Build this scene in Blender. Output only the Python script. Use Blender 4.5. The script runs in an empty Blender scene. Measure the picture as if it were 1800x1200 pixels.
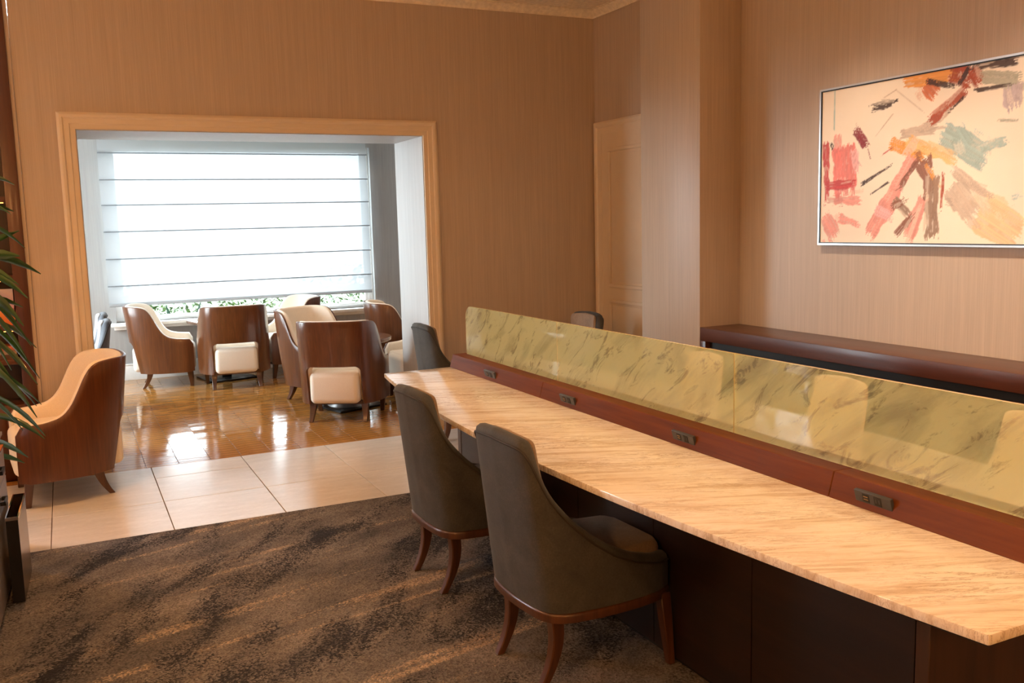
import bpy, bmesh, math, random
import numpy as np
from mathutils import Vector, Matrix, noise
random.seed(4); rng = np.random.RandomState(7)
S = bpy.context.scene; COL = S.collection
PI = math.pi

# ------------------------------------------------------------------ camera, world, exposure
F_PX = 1620.57; YAW, PITCH, ROLL = 0.448761, 0.128404, -0.025604
fw = Vector((math.sin(YAW)*math.cos(PITCH), math.cos(YAW)*math.cos(PITCH), -math.sin(PITCH)))
r0 = Vector((math.cos(YAW), -math.sin(YAW), 0)); u0 = r0.cross(fw)
rt = math.cos(ROLL)*r0 + math.sin(ROLL)*u0; up = -math.sin(ROLL)*r0 + math.cos(ROLL)*u0
cam_d = bpy.data.cameras.new('camera'); cam_d.sensor_width = 36; cam_d.lens = F_PX/1800*36
cam_d.clip_start = .05
cam = bpy.data.objects.new('camera', cam_d); COL.objects.link(cam)
mw = Matrix((rt, up, -fw)).transposed().to_4x4(); mw.translation = (0, 0, 1.6)
cam.matrix_world = mw; S.camera = cam

S.view_settings.view_transform = 'Standard'; S.view_settings.look = 'None'
S.view_settings.gamma = 1; S.view_settings.use_curve_mapping = False
EXPOSURE = 0.0
S.view_settings.exposure = EXPOSURE
SKY = 22.0; SKY_COL = (0.90, 0.97, 1.06)
LAMP_COL = (1.0, .45, .135); DOWN_COL = (1.0, .63, .33); WASH_COL = (1.0, .78, .58); LAMP_W = 62
S.cycles.max_bounces = 10; S.cycles.diffuse_bounces = 5; S.cycles.glossy_bounces = 5
S.cycles.transparent_max_bounces = 16; S.cycles.transmission_bounces = 6
S.cycles.use_denoising = True
S.cycles.sample_clamp_indirect = 8

world = bpy.data.worlds.new('sky'); S.world = world; world.use_nodes = True
wb = world.node_tree.nodes['Background']
wb.inputs[0].default_value = (*SKY_COL, 1); wb.inputs[1].default_value = SKY

def light(name, typ, loc, energy, color, **kw):
    d = bpy.data.lights.new(name, typ); d.energy = energy; d.color = color
    for k, v in kw.items(): setattr(d, k, v)
    o = bpy.data.objects.new(name, d); o.location = loc; COL.objects.link(o)
    return o
# portal that guides the sky's light through the window opening
po = light('window_portal', 'AREA', (1.88, 10.93, 1.55), 1, (1, 1, 1), shape='RECTANGLE', size=2.9, size_y=1.9)
po.data.cycles.is_portal = True
po.rotation_euler = (-PI/2, 0, 0)
po2 = light('window_portal', 'AREA', (-1.47, 9.05, 1.6), 1, (1, 1, 1), shape='RECTANGLE', size=2.2, size_y=2.5)
po2.data.cycles.is_portal = True
po2.rotation_euler = (0, -PI/2, 0)

# ------------------------------------------------------------------ materials
def lin(c):
    return tuple(((v/255)/12.92 if v/255 <= .04045 else ((v/255+.055)/1.055)**2.4) for v in c)
class NT:
    def __init__(s, name):
        s.m = bpy.data.materials.new(name); s.m.use_nodes = True
        s.t = s.m.node_tree; s.n = s.t.nodes; s.l = s.t.links
        s.b = s.n['Principled BSDF']; s.out = s.n['Material Output']
    def add(s, typ, **kw):
        n = s.n.new(typ)
        for k, v in kw.items():
            if k.startswith('i_'):
                n.inputs[int(k[2:]) if k[2:].isdigit() else k[2:]].default_value = v
            else: setattr(n, k, v)
        return n
    def link(s, a, b): s.l.new(a, b)
    def coord(s, scale=(1, 1, 1), rot=(0, 0, 0), loc=(0, 0, 0), which='Object'):
        tc = s.add('ShaderNodeTexCoord'); mp = s.add('ShaderNodeMapping')
        mp.inputs['Scale'].default_value = scale; mp.inputs['Rotation'].default_value = rot
        mp.inputs['Location'].default_value = loc
        s.link(tc.outputs[which], mp.inputs[0]); return mp.outputs[0]
    def noise(s, vec, scale=1, detail=4, rough=.55, dist=0):
        n = s.add('ShaderNodeTexNoise'); n.inputs['Scale'].default_value = scale
        n.inputs['Detail'].default_value = detail; n.inputs['Roughness'].default_value = rough
        n.inputs['Distortion'].default_value = dist
        s.link(vec, n.inputs['Vector']); return n.outputs['Fac']
    def ramp(s, fac, stops):
        r = s.add('ShaderNodeValToRGB'); e = r.color_ramp.elements
        while len(e) < len(stops): e.new(.5)
        for i, (p, c) in enumerate(stops):
            e[i].position = p; e[i].color = (*c, 1) if len(c) == 3 else c
        s.link(fac, r.inputs[0]); return r.outputs[0]
    def mix(s, fac, a, b, mode='MIX'):
        m = s.add('ShaderNodeMix', data_type='RGBA', blend_type=mode)
        for sock, v in ((m.inputs[0], fac), (m.inputs[6], a), (m.inputs[7], b)):
            if hasattr(v, 'is_linked') or hasattr(v, 'links'): s.link(v, sock)
            elif isinstance(v, (int, float)): sock.default_value = v
            else: sock.default_value = (*v, 1)
        return m.outputs[2]
    def bump(s, h, strength=.2, dist=.01):
        b = s.add('ShaderNodeBump'); b.inputs['Strength'].default_value = strength
        b.inputs['Distance'].default_value = dist
        s.link(h, b.inputs['Height']); s.link(b.outputs[0], s.b.inputs['Normal'])
    def set(s, color=None, rough=None, metal=None, **kw):
        i = s.b.inputs
        if color is not None:
            if hasattr(color, 'links'): s.link(color, i['Base Color'])
            else: i['Base Color'].default_value = (*color, 1)
        if rough is not None:
            if hasattr(rough, 'links'): s.link(rough, i['Roughness'])
            else: i['Roughness'].default_value = rough
        if metal is not None: i['Metallic'].default_value = metal
        for k, v in kw.items(): i[k.replace('_', ' ')].default_value = v
        return s.m

def plain(name, c, rough=.5, metal=0, nscale=30, amt=.12, **kw):
    t = NT(name); f = t.noise(t.coord(), nscale, 3)
    col = t.ramp(f, [(.3, tuple(v*(1-amt) for v in c)), (.7, tuple(min(1, v*(1+amt)) for v in c))])
    return t.set(col, rough, metal, **kw)

def wallpaper(name, c):
    t = NT(name)
    a = t.noise(t.coord((210, 210, 2.6)), 1, 3, .6)
    b = t.noise(t.coord((40, 40, 1.1), loc=(3, 1, 0)), 1, 3, .6)
    f = t.mix(.45, a, b)
    col = t.ramp(f, [(.36, tuple(v*.90 for v in c)), (.52, c), (.68, tuple(min(1, v*1.12) for v in c))])
    t.bump(a, .12, .004)
    return t.set(col, .42, Specular_IOR_Level=.55)

def wood(name, dark, mid, light_, axis='z', rough=.3, scale=1.0, coat=.3):
    t = NT(name)
    st = 14*scale; ln = .9*scale
    sc = {'x': (ln, st, st), 'y': (st, ln, st), 'z': (st, st, ln)}[axis]
    a = t.noise(t.coord(sc), 1.2, 5, .6, .6)
    b = t.noise(t.coord(tuple(v*6 for v in sc)), 1, 2, .5)
    f = t.mix(.3, a, b)
    col = t.ramp(f, [(.32, dark), (.5, mid), (.7, light_)])
    t.bump(b, .04, .002)
    t.b.inputs['Coat Weight'].default_value = coat; t.b.inputs['Coat Roughness'].default_value = .15
    return t.set(col, rough)

M = {}
M['wall'] = wallpaper('tan_grasscloth', (.50, .40, .31))
M['wall_grey'] = wallpaper('grey_grasscloth', (.36, .35, .34))
M['ceiling'] = plain('cream_ceiling', (.84, .75, .60), .8)
M['trim'] = plain('cream_painted_trim', (.72, .60, .45), .4, nscale=8, amt=.02)
M['jamb'] = wallpaper('white_grasscloth', (.50, .50, .50))
M['white_paint'] = plain('white_paint', (.80, .78, .75), .4, amt=.03)
M['armwood'] = wood('armchair_walnut_veneer', (.066, .020, .006), (.110, .034, .010), (.16, .053, .016), 'z', .28, 1.0)
M['legwood'] = wood('dark_walnut_leg', (.05, .017, .007), (.085, .028, .011), (.12, .045, .017), 'z', .3)
M['spinewood'] = wood('reddish_walnut', (.095, .026, .005), (.145, .040, .007), (.19, .056, .010), 'y', .5, .8, .0)
M['spinewood'].node_tree.nodes['Principled BSDF'].inputs['Specular IOR Level'].default_value = .15
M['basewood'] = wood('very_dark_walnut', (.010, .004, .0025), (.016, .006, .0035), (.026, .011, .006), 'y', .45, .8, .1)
M['basewood2'] = wood('dark_walnut_end', (.03, .013, .007), (.05, .022, .011), (.07, .03, .016), 'z', .4, .8, .1)
M['sidewood'] = wood('sideboard_walnut', (.055, .016, .009), (.08, .023, .012), (.105, .033, .018), 'y', .35, .8, .12)
M['shelfwood'] = wood('bookcase_mahogany', (.05, .013, .005), (.08, .02, .007), (.11, .03, .01), 'z', .35, .8, .2)
M['shelfback'] = wood('bookcase_back', (.03, .010, .005), (.045, .014, .006), (.06, .02, .008), 'z', .5)
M['cream'] = plain('cream_upholstery', (.84, .75, .64), .75, nscale=220, amt=.06, Sheen_Weight=.2)
M['black'] = plain('black_plastic', (.012, .012, .014), .35)
M['slot'] = plain('socket_black', (.004, .004, .004), .5)
M['copper'] = plain('usb_contacts', (.5, .33, .15), .3, 1)
M['plate'] = plain('charcoal_plate', (.045, .048, .055), .32)
M['steel'] = plain('brushed_steel', (.50, .44, .43), .40, 1, nscale=4, amt=.05)
M['chrome'] = plain('polished_chrome', (.8, .8, .82), .08, 1, amt=.02)
M['silver'] = plain('silver_frame', (.62, .6, .58), .3, .9, amt=.03)
M['darkframe'] = plain('black_frame', (.01, .01, .012), .3)
M['bin_brown'] = plain('bin_reflected_brown', (.22, .15, .11), .25, .8, nscale=3)  # brown puts the reflected floor tone into the dark bin's sides
M['recess_shade'] = plain('shadow_black', (.006, .004, .003), .6)  # near-black colour stands in for shade in gaps and undersides
M['soil'] = plain('potting_soil', (.03, .02, .012), .9)
M['pot'] = plain('dark_planter', (.03, .028, .026), .5)
M['tabletop_dark'] = wood('cafe_table_wood', (.11, .05, .03), (.16, .08, .05), (.22, .11, .07), 'x', .18, .8, .5)
M['table_base'] = plain('grey_metal_base', (.32, .31, .31), .35, .6)
M['base_black'] = plain('black_base_plate', (.018, .014, .012), .25, .3)

def velvet(name, lo, mid, hi):
    t = NT(name)
    a = t.noise(t.coord(), 9, 5, .65, .5); b = t.noise(t.coord(), 160, 2)
    f = t.mix(.35, a, b)
    col = t.ramp(f, [(.33, lo), (.52, mid), (.7, hi)])
    t.bump(b, .08, .002)
    return t.set(col, .8, Sheen_Weight=.12, Sheen_Roughness=.4)
M['velvet_out'] = velvet('charcoal_velvet', (.030, .031, .029), (.047, .047, .043), (.072, .069, .061))
M['velvet_in'] = velvet('taupe_velvet', (.20, .135, .09), (.28, .195, .13), (.35, .25, .17))
M['velvet_tan'] = velvet('tan_velvet', (.76, .60, .44), (.82, .66, .49), (.86, .71, .54))
M['velvet_grey'] = velvet('pale_grey_velvet', (.40, .40, .42), (.48, .48, .50), (.55, .55, .57))
M['velvet_slate'] = velvet('slate_velvet', (.07, .075, .09), (.10, .105, .12), (.13, .135, .15))
M['piping'] = plain('dark_piping', (.028, .024, .020), .7)
M['chairwood'] = wood('chair_brown_wood', (.045, .016, .006), (.075, .027, .010), (.11, .042, .016), 'z', .35)

# marble
t = NT('calacatta_marble')
v = t.coord((1, 1, 1), rot=(0, 0, math.radians(24)))
def mscale(sc, loc=(0, 0, 0)):
    m_ = t.add('ShaderNodeMapping'); m_.inputs['Scale'].default_value = sc; m_.inputs['Location'].default_value = loc; t.link(v, m_.inputs[0]); return m_.outputs[0]
wisp = t.noise(mscale((1.1, 8.5, 4)), 2.4, 9, .68, .9)
fine_ = t.noise(mscale((2.0, 15, 4), (4, 2, 1)), 2.6, 8, .72, 1.4)
clus = t.noise(mscale((.9, 2.2, 1), (7, 3, 2)), 1.5, 4, .55)
col = t.ramp(wisp, [(.40, (.86, .81, .72)), (.51, (.82, .75, .64)), (.61, (.68, .57, .44)), (.76, (.54, .43, .31))])
ridge = t.ramp(fine_, [(.46, (0, 0, 0)), (.495, (1, 1, 1)), (.53, (0, 0, 0))])
cmask = t.ramp(clus, [(.40, (.14,)*3), (.60, (1,)*3)])
col = t.mix(t.mix(1, ridge, cmask, 'MULTIPLY'), col, (.33, .22, .135))
ink = t.noise(mscale((3.2, 16, 4), (1, 9, 5)), 3.0, 9, .75, 1.8)
col = t.mix(t.mix(1, t.ramp(ink, [(.64, (0, 0, 0)), (.70, (1, 1, 1))]), cmask, 'MULTIPLY'), col, (.20, .12, .08))
M['marble'] = t.set(col, .12, Specular_IOR_Level=.5)

# carpet
t = NT('mottled_carpet')
v = t.coord()
tuft = t.add('ShaderNodeTexVoronoi'); tuft.inputs['Scale'].default_value = 150; t.link(v, tuft.inputs['Vector'])
def rotscale(ang, sc, loc=(0, 0, 0)):
    m1 = t.add('ShaderNodeMapping'); m1.inputs['Rotation'].default_value = (0, 0, -math.radians(ang)); t.link(v, m1.inputs[0])
    m2 = t.add('ShaderNodeMapping'); m2.inputs['Scale'].default_value = sc; m2.inputs['Location'].default_value = loc; t.link(m1.outputs[0], m2.inputs[0])
    return m2.outputs[0]
dk = t.noise(rotscale(57, (.9, 2.7, 1), (2.3, .7, 0)), 1.5, 4, .55, .5)
lt = t.noise(rotscale(13, (.40, 6.5, 1), (1.2, 4.4, 0)), 1.2, 4, .6, .25)
md = t.noise(rotscale(35, (1, 2, 1)), 2.0, 3, .6)
fine = t.noise(v, 170, 2, .7)
sep = t.add('ShaderNodeSeparateColor'); t.link(tuft.outputs['Color'], sep.inputs[0])
def jit(fac, amt):
    m_ = t.add('ShaderNodeMath', operation='MULTIPLY_ADD'); t.link(sep.outputs[0], m_.inputs[0]); m_.inputs[1].default_value = amt; t.link(fac, m_.inputs[2]); return m_.outputs[0]
dkf = t.ramp(jit(dk, .20), [(.625, (0, 0, 0)), (.72, (1, 1, 1))])
ltf = t.ramp(jit(lt, .16), [(.67, (0, 0, 0)), (.76, (1, 1, 1))])
base = t.ramp(md, [(.32, (.085, .082, .084)), (.68, (.195, .175, .165))])
col = t.mix(ltf, base, (.36, .28, .21))
col = t.mix(dkf, col, (.030, .031, .038))
sp = t.ramp(sep.outputs[1], [(.0, (.50, .50, .50)), (.5, (1, 1, 1)), (1, (1.35, 1.35, 1.35))])
col = t.mix(.8, col, sp, 'MULTIPLY')
t.bump(tuft.outputs['Distance'], .5, .004)
M['carpet'] = t.set(col, .95, Specular_IOR_Level=.1)

# stone tile
t = NT('limestone_tile')
a = t.noise(t.coord((1, 4, 1)), 3.2, 6, .6, .5); b = t.noise(t.coord(), 40, 3)
col = t.ramp(t.mix(.3, a, b), [(.35, (.62, .58, .53)), (.55, (.68, .64, .59)), (.7, (.74, .71, .66))])
M['tile'] = t.set(col, t.ramp(a, [(.3, (.13,)*3), (.7, (.24,)*3)]), Specular_IOR_Level=.5)
M['grout'] = plain('tile_grout', (.20, .13, .09), .8)

# parquet
t = NT('glossy_parquet')
oi = t.add('ShaderNodeObjectInfo')
a = t.noise(t.coord((1.6, 40, 1)), 2.0, 5, .6, .4)
geo = t.add('ShaderNodeNewGeometry')
col = t.ramp(a, [(.3, (.27, .105, .025)), (.5, (.43, .19, .045)), (.72, (.58, .29, .08))])
big = t.noise(t.coord((5, 14, 1)), 1, 2)
col = t.mix(.55, col, t.ramp(big, [(.3, (.45,)*3), (.7, (1.25,)*3)]), 'MULTIPLY')
M['parquet'] = t.set(col, .10, Specular_IOR_Level=.6)
M['parquet_gap'] = plain('parquet_gap', (.03, .012, .005), .5)

# sheer roman blind fabric: partly see-through weave, partly scattering
t = NT('sheer_blind_fabric')
wv = t.noise(t.coord((1, 1, 1)), 400, 2)
tr = t.add('ShaderNodeBsdfTransparent'); tl = t.add('ShaderNodeBsdfTranslucent'); df = t.add('ShaderNodeBsdfDiffuse')
tr.inputs[0].default_value = (.95, .97, 1, 1)
tl.inputs[0].default_value = (.17, .177, .185, 1); df.inputs[0].default_value = (.82, .84, .86, 1)
m1 = t.add('ShaderNodeMixShader'); m1.inputs[0].default_value = .45; t.link(tl.outputs[0], m1.inputs[1]); t.link(df.outputs[0], m1.inputs[2])
m2 = t.add('ShaderNodeMixShader'); t.link(t.ramp(wv, [(.3, (.018,)*3), (.7, (.04,)*3)]), m2.inputs[0])
t.link(m1.outputs[0], m2.inputs[1]); t.link(tr.outputs[0], m2.inputs[2]); t.link(m2.outputs[0], t.out.inputs[0])
M['sheer'] = t.m
M['batten'] = plain('blind_batten', (.20, .22, .24), .5)

def thin_fresnel(t):
    # same reflectance from both sides of a thin sheet (no total internal reflection)
    g = t.add('ShaderNodeNewGeometry'); m = t.add('ShaderNodeMapRange')
    m.inputs['To Min'].default_value = 1.45; m.inputs['To Max'].default_value = 1/1.45
    t.link(g.outputs['Backfacing'], m.inputs['Value'])
    f = t.add('ShaderNodeFresnel'); t.link(m.outputs[0], f.inputs[0]); return f
# clear window glass
t = NT('window_glass')
tr = t.add('ShaderNodeBsdfTransparent'); gl = t.add('ShaderNodeBsdfGlossy'); gl.inputs['Roughness'].default_value = .02
tr.inputs[0].default_value = (.93, .97, .96, 1)
fr = thin_fresnel(t)
mx = t.add('ShaderNodeMixShader'); t.link(fr.outputs[0], mx.inputs[0]); t.link(tr.outputs[0], mx.inputs[1]); t.link(gl.outputs[0], mx.inputs[2]); t.link(mx.outputs[0], t.out.inputs[0])
M['glass'] = t.m

# desk screen: laminated glass with a printed, veined translucent film
t = NT('veined_screen_glass')
v = t.coord((1, 1, 1), rot=(math.radians(36), 0, 0))
mp = t.add('ShaderNodeMapping'); mp.inputs['Scale'].default_value = (1, 2.0, 7.5); t.link(v, mp.inputs[0])
a = t.noise(mp.outputs[0], 2.4, 9, .68, .9)
b = t.noise(mp.outputs[0], 1.1, 6, .6, .5)
vein = t.ramp(a, [(.545, (0, 0, 0)), (.60, (.5,)*3), (.66, (.9,)*3)])
soft = t.ramp(b, [(.48, (0, 0, 0)), (.70, (1, 1, 1))])
mask = t.mix(1, t.mix(.55, (0, 0, 0), soft), vein, 'ADD')
filmcol = t.mix(mask, (.78, .90, .54), (.40, .46, .32))
df = t.add('ShaderNodeBsdfDiffuse'); t.link(filmcol, df.inputs[0])
tl = t.add('ShaderNodeBsdfTranslucent'); t.link(filmcol, tl.inputs[0])
md_ = t.add('ShaderNodeMixShader'); md_.inputs[0].default_value = .22; t.link(df.outputs[0], md_.inputs[1]); t.link(tl.outputs[0], md_.inputs[2])
tr = t.add('ShaderNodeBsdfTransparent'); tr.inputs[0].default_value = (.97, .95, .82, 1)
gl = t.add('ShaderNodeBsdfGlossy'); gl.inputs['Roughness'].default_value = .03
fac = t.ramp(mask, [(0, (.36,)*3), (1, (.54,)*3)])
m1 = t.add('ShaderNodeMixShader'); t.link(fac, m1.inputs[0]); t.link(md_.outputs[0], m1.inputs[1]); t.link(tr.outputs[0], m1.inputs[2])
fr = thin_fresnel(t)
m2 = t.add('ShaderNodeMixShader'); t.link(fr.outputs[0], m2.inputs[0]); t.link(m1.outputs[0], m2.inputs[1]); t.link(gl.outputs[0], m2.inputs[2])
t.link(m2.outputs[0], t.out.inputs[0])
M['screen'] = t.m
M['screen_edge'] = plain('screen_glass_edge', (.80, .74, .42), .15, amt=.03)

def leafmat(name, a_, b_):
    t = NT(name); f = t.noise(t.coord((1, 1, 1)), 6, 3)
    t.b.inputs['Coat Weight'].default_value = .3
    return t.set(t.ramp(f, [(.3, a_), (.7, b_)]), .32)
M['leaf'] = leafmat('dark_strap_leaf', (.010, .040, .010), (.028, .10, .018))
M['hedge'] = leafmat('hedge_leaf', (.02, .05, .008), (.075, .12, .028))
M['agave'] = leafmat('agave_leaf', (.018, .05, .035), (.05, .09, .065))
M['cane'] = plain('plant_cane', (.08, .06, .03), .8)
M['ground'] = plain('garden_ground', (.03, .045, .012), .9)
def emit(name, c, s):
    t = NT(name); t.b.inputs['Emission Color'].default_value = (*c, 1); t.b.inputs['Emission Strength'].default_value = s
    return t.set((.8, .7, .6), .5)
M['lamp_lens'] = emit('downlight_lens', LAMP_COL, 12)
M['added_globe'] = emit('fill_globe', LAMP_COL, 5)
M['led'] = emit('shelf_led', (1, .33, .07), 6)
def vcol(name, rough=.5):
    t = NT(name); at = t.add('ShaderNodeVertexColor'); at.layer_name = 'Col'
    b = t.noise(t.coord(), 120, 4); t.bump(b, .25, .003)
    return t.set(at.outputs[0], rough)
M['canvas'] = vcol('oil_paint_canvas', .45)

# ------------------------------------------------------------------ object helpers
def empty(name, loc, rotz=0):
    o = bpy.data.objects.new(name, None); o.empty_display_size = .1
    o.location = loc; o.rotation_euler = (0, 0, rotz); COL.objects.link(o); return o
def tag(o, label, cat, group=None):
    o['label'] = label; o['category'] = cat
    if group: o['group'] = group
    return o
def thing(name, label, cat, loc=(0, 0, 0), rotz=0, group=None):
    return tag(empty(name, loc, rotz), label, cat, group)
def copy_tree(o, parent=None):
    c = o.copy(); COL.objects.link(c)
    if parent: c.parent = parent
    for ch in list(o.children): copy_tree(ch, c)
    return c

class MB:
    def __init__(s): s.v = []; s.f = []
    def quad_box(s, x0, x1, y0, y1, z0, z1, taper=None):
        n = len(s.v)
        s.v += [(x0, y0, z0), (x1, y0, z0), (x1, y1, z0), (x0, y1, z0), (x0, y0, z1), (x1, y0, z1), (x1, y1, z1), (x0, y1, z1)]
        s.f += [(n, n+3, n+2, n+1), (n+4, n+5, n+6, n+7), (n, n+1, n+5, n+4), (n+1, n+2, n+6, n+5), (n+2, n+3, n+7, n+6), (n+3, n, n+4, n+7)]
        return s
    box = quad_box
    def prism(s, pts, axis, a, b):
        """closed 2-D outline extruded along an axis; pts are the other two coordinates in order"""
        n = len(s.v); k = len(pts)
        for w in (a, b):
            for (p, q) in pts:
                s.v.append({'x': (w, p, q), 'y': (p, w, q), 'z': (p, q, w)}[axis])
        s.f.append(tuple(range(n, n+k))[::-1]); s.f.append(tuple(range(n+k, n+2*k)))
        for i in range(k):
            j = (i+1) % k; s.f.append((n+i, n+j, n+k+j, n+k+i))
        return s
    def grid(s, rows, closed_u=False, cap=False):
        n = len(s.v); r = len(rows); c = len(rows[0])
        for row in rows: s.v += [tuple(p) for p in row]
        for i in range(r-1):
            for j in range(c if closed_u else c-1):
                j2 = (j+1) % c
                s.f.append((n+i*c+j, n+i*c+j2, n+(i+1)*c+j2, n+(i+1)*c+j))
        if cap:
            s.f.append(tuple(n+j for j in range(c))[::-1]); s.f.append(tuple(n+(r-1)*c+j for j in range(c)))
        return s
    def tube(s, pts, rad, k=8, cap=True):
        pts = [Vector(p) for p in pts]; rows = []
        for i, p in enumerate(pts):
            d = (pts[min(i+1, len(pts)-1)]-pts[max(i-1, 0)]).normalized()
            a = d.cross(Vector((0, 0, 1)))
            if a.length < 1e-3: a = d.cross(Vector((0, 1, 0)))
            a.normalize(); b = d.cross(a)
            r = rad[i] if isinstance(rad, (list, tuple)) else rad
            rows.append([p+a*math.cos(2*PI*j/k)*r+b*math.sin(2*PI*j/k)*r for j in range(k)])
        return s.grid(rows, True, cap)
    def lathe(s, prof, cx=0, cy=0, k=32):
        rows = [[(cx+r*math.cos(2*PI*j/k), cy+r*math.sin(2*PI*j/k), z) for j in range(k)] for r, z in prof]
        return s.grid(rows, True, True)
    def square_leg(s, path, sizes, cx=1, cy=1):
        rows = []
        for (x, y, z), w in zip(path, sizes):
            h = w/2; rows.append([(x-h, y-h, z), (x+h, y-h, z), (x+h, y+h, z), (x-h, y+h, z)])
        return s.grid(rows, True, True)
    def build(s, name, mat, parent=None, bevel=0, seg=2, smooth=40, kind=None, xform=None):
        me = bpy.data.meshes.new(name); me.from_pydata(s.v, [], s.f)
        bm = bmesh.new(); bm.from_mesh(me)
        bmesh.ops.recalc_face_normals(bm, faces=bm.faces)
        if bevel:
            ed = [e for e in bm.edges if len(e.link_faces) == 2 and e.calc_face_angle(0) > .5]
            bmesh.ops.bevel(bm, geom=ed, offset=bevel, segments=seg, profile=.5, affect='EDGES', clamp_overlap=True)
        if xform: bm.transform(xform)
        bm.to_mesh(me); bm.free()
        if smooth:
            me.polygons.foreach_set('use_smooth', [True]*len(me.polygons))
            me.set_sharp_from_angle(angle=math.radians(smooth))
        if mat: me.materials.append(M[mat] if isinstance(mat, str) else mat)
        o = bpy.data.objects.new(name, me); COL.objects.link(o)
        if parent: o.parent = parent
        if kind: o['kind'] = kind
        return o
def struct(name, mb, mat, parent=None, bevel=0, **kw):
    return mb.build(name, mat, parent, bevel, kind=None if parent else 'structure', **kw)

# ------------------------------------------------------------------ setting
XR = 4.085; YB = 6.78; YB2 = 7.43; ZC = 3.30; YW = 10.76
XL = -3.2; YN = -3.4; OX0, OX1, OZ = .128, 2.555, 2.283
AX0, AX1, AZ = -1.3, 5.0, 2.95
# floor slab
fl = struct('floor', MB().box(XL-.2, 5.2, YN-.2, 10.95, -.16, -.012), 'grout')
# walls of the main room
w = MB(); w.box(-.198, OX0, YB, YB2, 0, ZC).box(OX1, XR+.2, YB, YB2, 0, ZC).box(OX0, OX1, YB, YB2, OZ, ZC)
struct('wall_back', w, 'wall')
struct('wall_right', MB().box(XR, XR+.2, YN, YB, 0, ZC), 'wall')
struct('wall_pier', MB().box(3.752, XR, 4.922, 5.60, 0, ZC), 'wall', bevel=.004)
struct('wall_left', MB().box(XL-.2, XL, YN, YB2, 0, ZC), 'wall')
struct('wall_front', MB().box(XL, XR, YN-.2, YN, 0, ZC), 'wall')
struct('ceiling', MB().box(XL-.2, XR+.2, YN-.2, YB2, ZC, ZC+.15), 'ceiling')
# alcove
w = MB(); w.box(AX0-.15, AX0, YB2, 7.80, 0, AZ).box(AX0-.15, AX0, 10.30, YW, 0, AZ).box(AX0-.15, AX0, 7.80, 10.30, 0, .5).box(AX0-.15, AX0, 7.80, 10.30, 2.7, AZ)
struct('wall_alcove_left', w, 'wall_grey')
struct('wall_alcove_right', MB().box(AX1, AX1+.15, YB2, YW, 0, AZ), 'wall_grey')
struct('wall_alcove_front', MB().box(XR+.2, AX1, YB2-.15, YB2, 0, AZ).box(AX0, -.198, YB2, YB2+.06, 0, AZ), 'wall_grey')
struct('ceiling_alcove', MB().box(AX0-.15, AX1+.15, YB2, YW+.2, AZ, AZ+.15), 'white_paint')
WX0, WX1, WZ0, WZ1 = .46, 3.36, .63, 2.52
w = MB(); w.box(AX0-.15, WX0, YW, YW+.2, 0, AZ).box(WX1, AX1+.15, YW, YW+.2, 0, AZ).box(WX0, WX1, YW, YW+.2, 0, WZ0).box(WX0, WX1, YW, YW+.2, WZ1, AZ)
struct('wall_alcove_back', w, 'wall_grey')
# white papered lining of the opening's reveal
li = MB(); li.box(OX0, OX0+.012, YB+.002, YB2+.004, 0, OZ).box(OX1-.012, OX1, YB+.002, YB2+.004, 0, OZ).box(OX0+.012, OX1-.012, YB+.002, YB2+.004, OZ-.012, OZ)
struct('trim_1', li, 'jamb')
# casing around the opening: stepped moulding profile
def casing(name, x0, x1, ztop, y, wd, mat, parent=None, flip=-1):
    prof = [(0, 0), (0, .012), (.012, .016), (.028, .016), (.034, .022), (.062, .022), (.070, .032), (.084, .034), (.094, .030), (.100, .024), (.100, 0)]
    prof = [(a*wd/.1, b) for a, b in prof]
    mb = MB(); rows = []
    for (px, pz, sx, sz) in ((x0, 0, -1, 0), (x0, ztop, -1, 1), (x1, ztop, 1, 1), (x1, 0, 1, 0)):
        rows.append([(px+sx*a, y+flip*b, pz+sz*a) for a, b in prof])
    mb.grid(rows, True, True)
    return struct(name, mb, mat, parent, smooth=25)
casing('trim_2', OX0+.006, OX1-.006, OZ-.006, YB, .108, 'trim')
# cornice
def cornice(name, a, b, nrm):
    prof = [(0, .0), (.010, 0), (.012, .012), (.03, .03), (.055, .042), (.060, .048), (.075, .05), (.075, .055), (0, .055)]
    a = Vector(a); b = Vector(b); n = Vector(nrm)
    rows = [[tuple(p+n*d+Vector((0, 0, ZC-.055+h))) for d, h in prof] for p in (a, b)]
    return struct(name, MB().grid(rows, True, True), 'ceiling', smooth=25)
cornice('trim_3', (-.198, YB, 0), (XR, YB, 0), (0, -1, 0))
cornice('trim_4', (XR, 5.60, 0), (XR, YB, 0), (-1, 0, 0))
# door with casing in the right wall
d = MB(); d.box(XR-.012, XR-.001, 5.62, 6.66, .01, 2.30)
dr = struct('door_1', d, 'trim')
DY1 = 6.66
cs = MB(); prof = [(0, 0), (0, .014), (.016, .018), (.05, .02), (.062, .03), (.085, .034), (.1, .026), (.1, 0)]
rows = [[(XR-b, DY1+a, 0) for a, b in prof], [(XR-b, DY1+a, 2.30+a) for a, b in prof], [(XR-b, 5.62, 2.30+a) for a, b in prof]]
cs.grid(rows, True, True); struct('door_casing', cs, 'trim', dr, smooth=25)
def door_panel(y0, y1, z0, z1):
    x = XR-.012
    fr = MB(); 
    for (ya, yb, za, zb) in ((y0, y1, z1-.03, z1), (y0, y1, z0, z0+.03), (y0, y0+.03, z0+.03, z1-.03), (y1-.03, y1, z0+.03, z1-.03)):
        fr.box(x-.014, x, ya, yb, za, zb)
    struct('panel_moulding', fr, 'trim', dr, bevel=.005)
    struct('raised_panel', MB().box(x-.006, x, y0+.05, y1-.05, z0+.05, z1-.05), 'trim', dr, bevel=.004)
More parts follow.
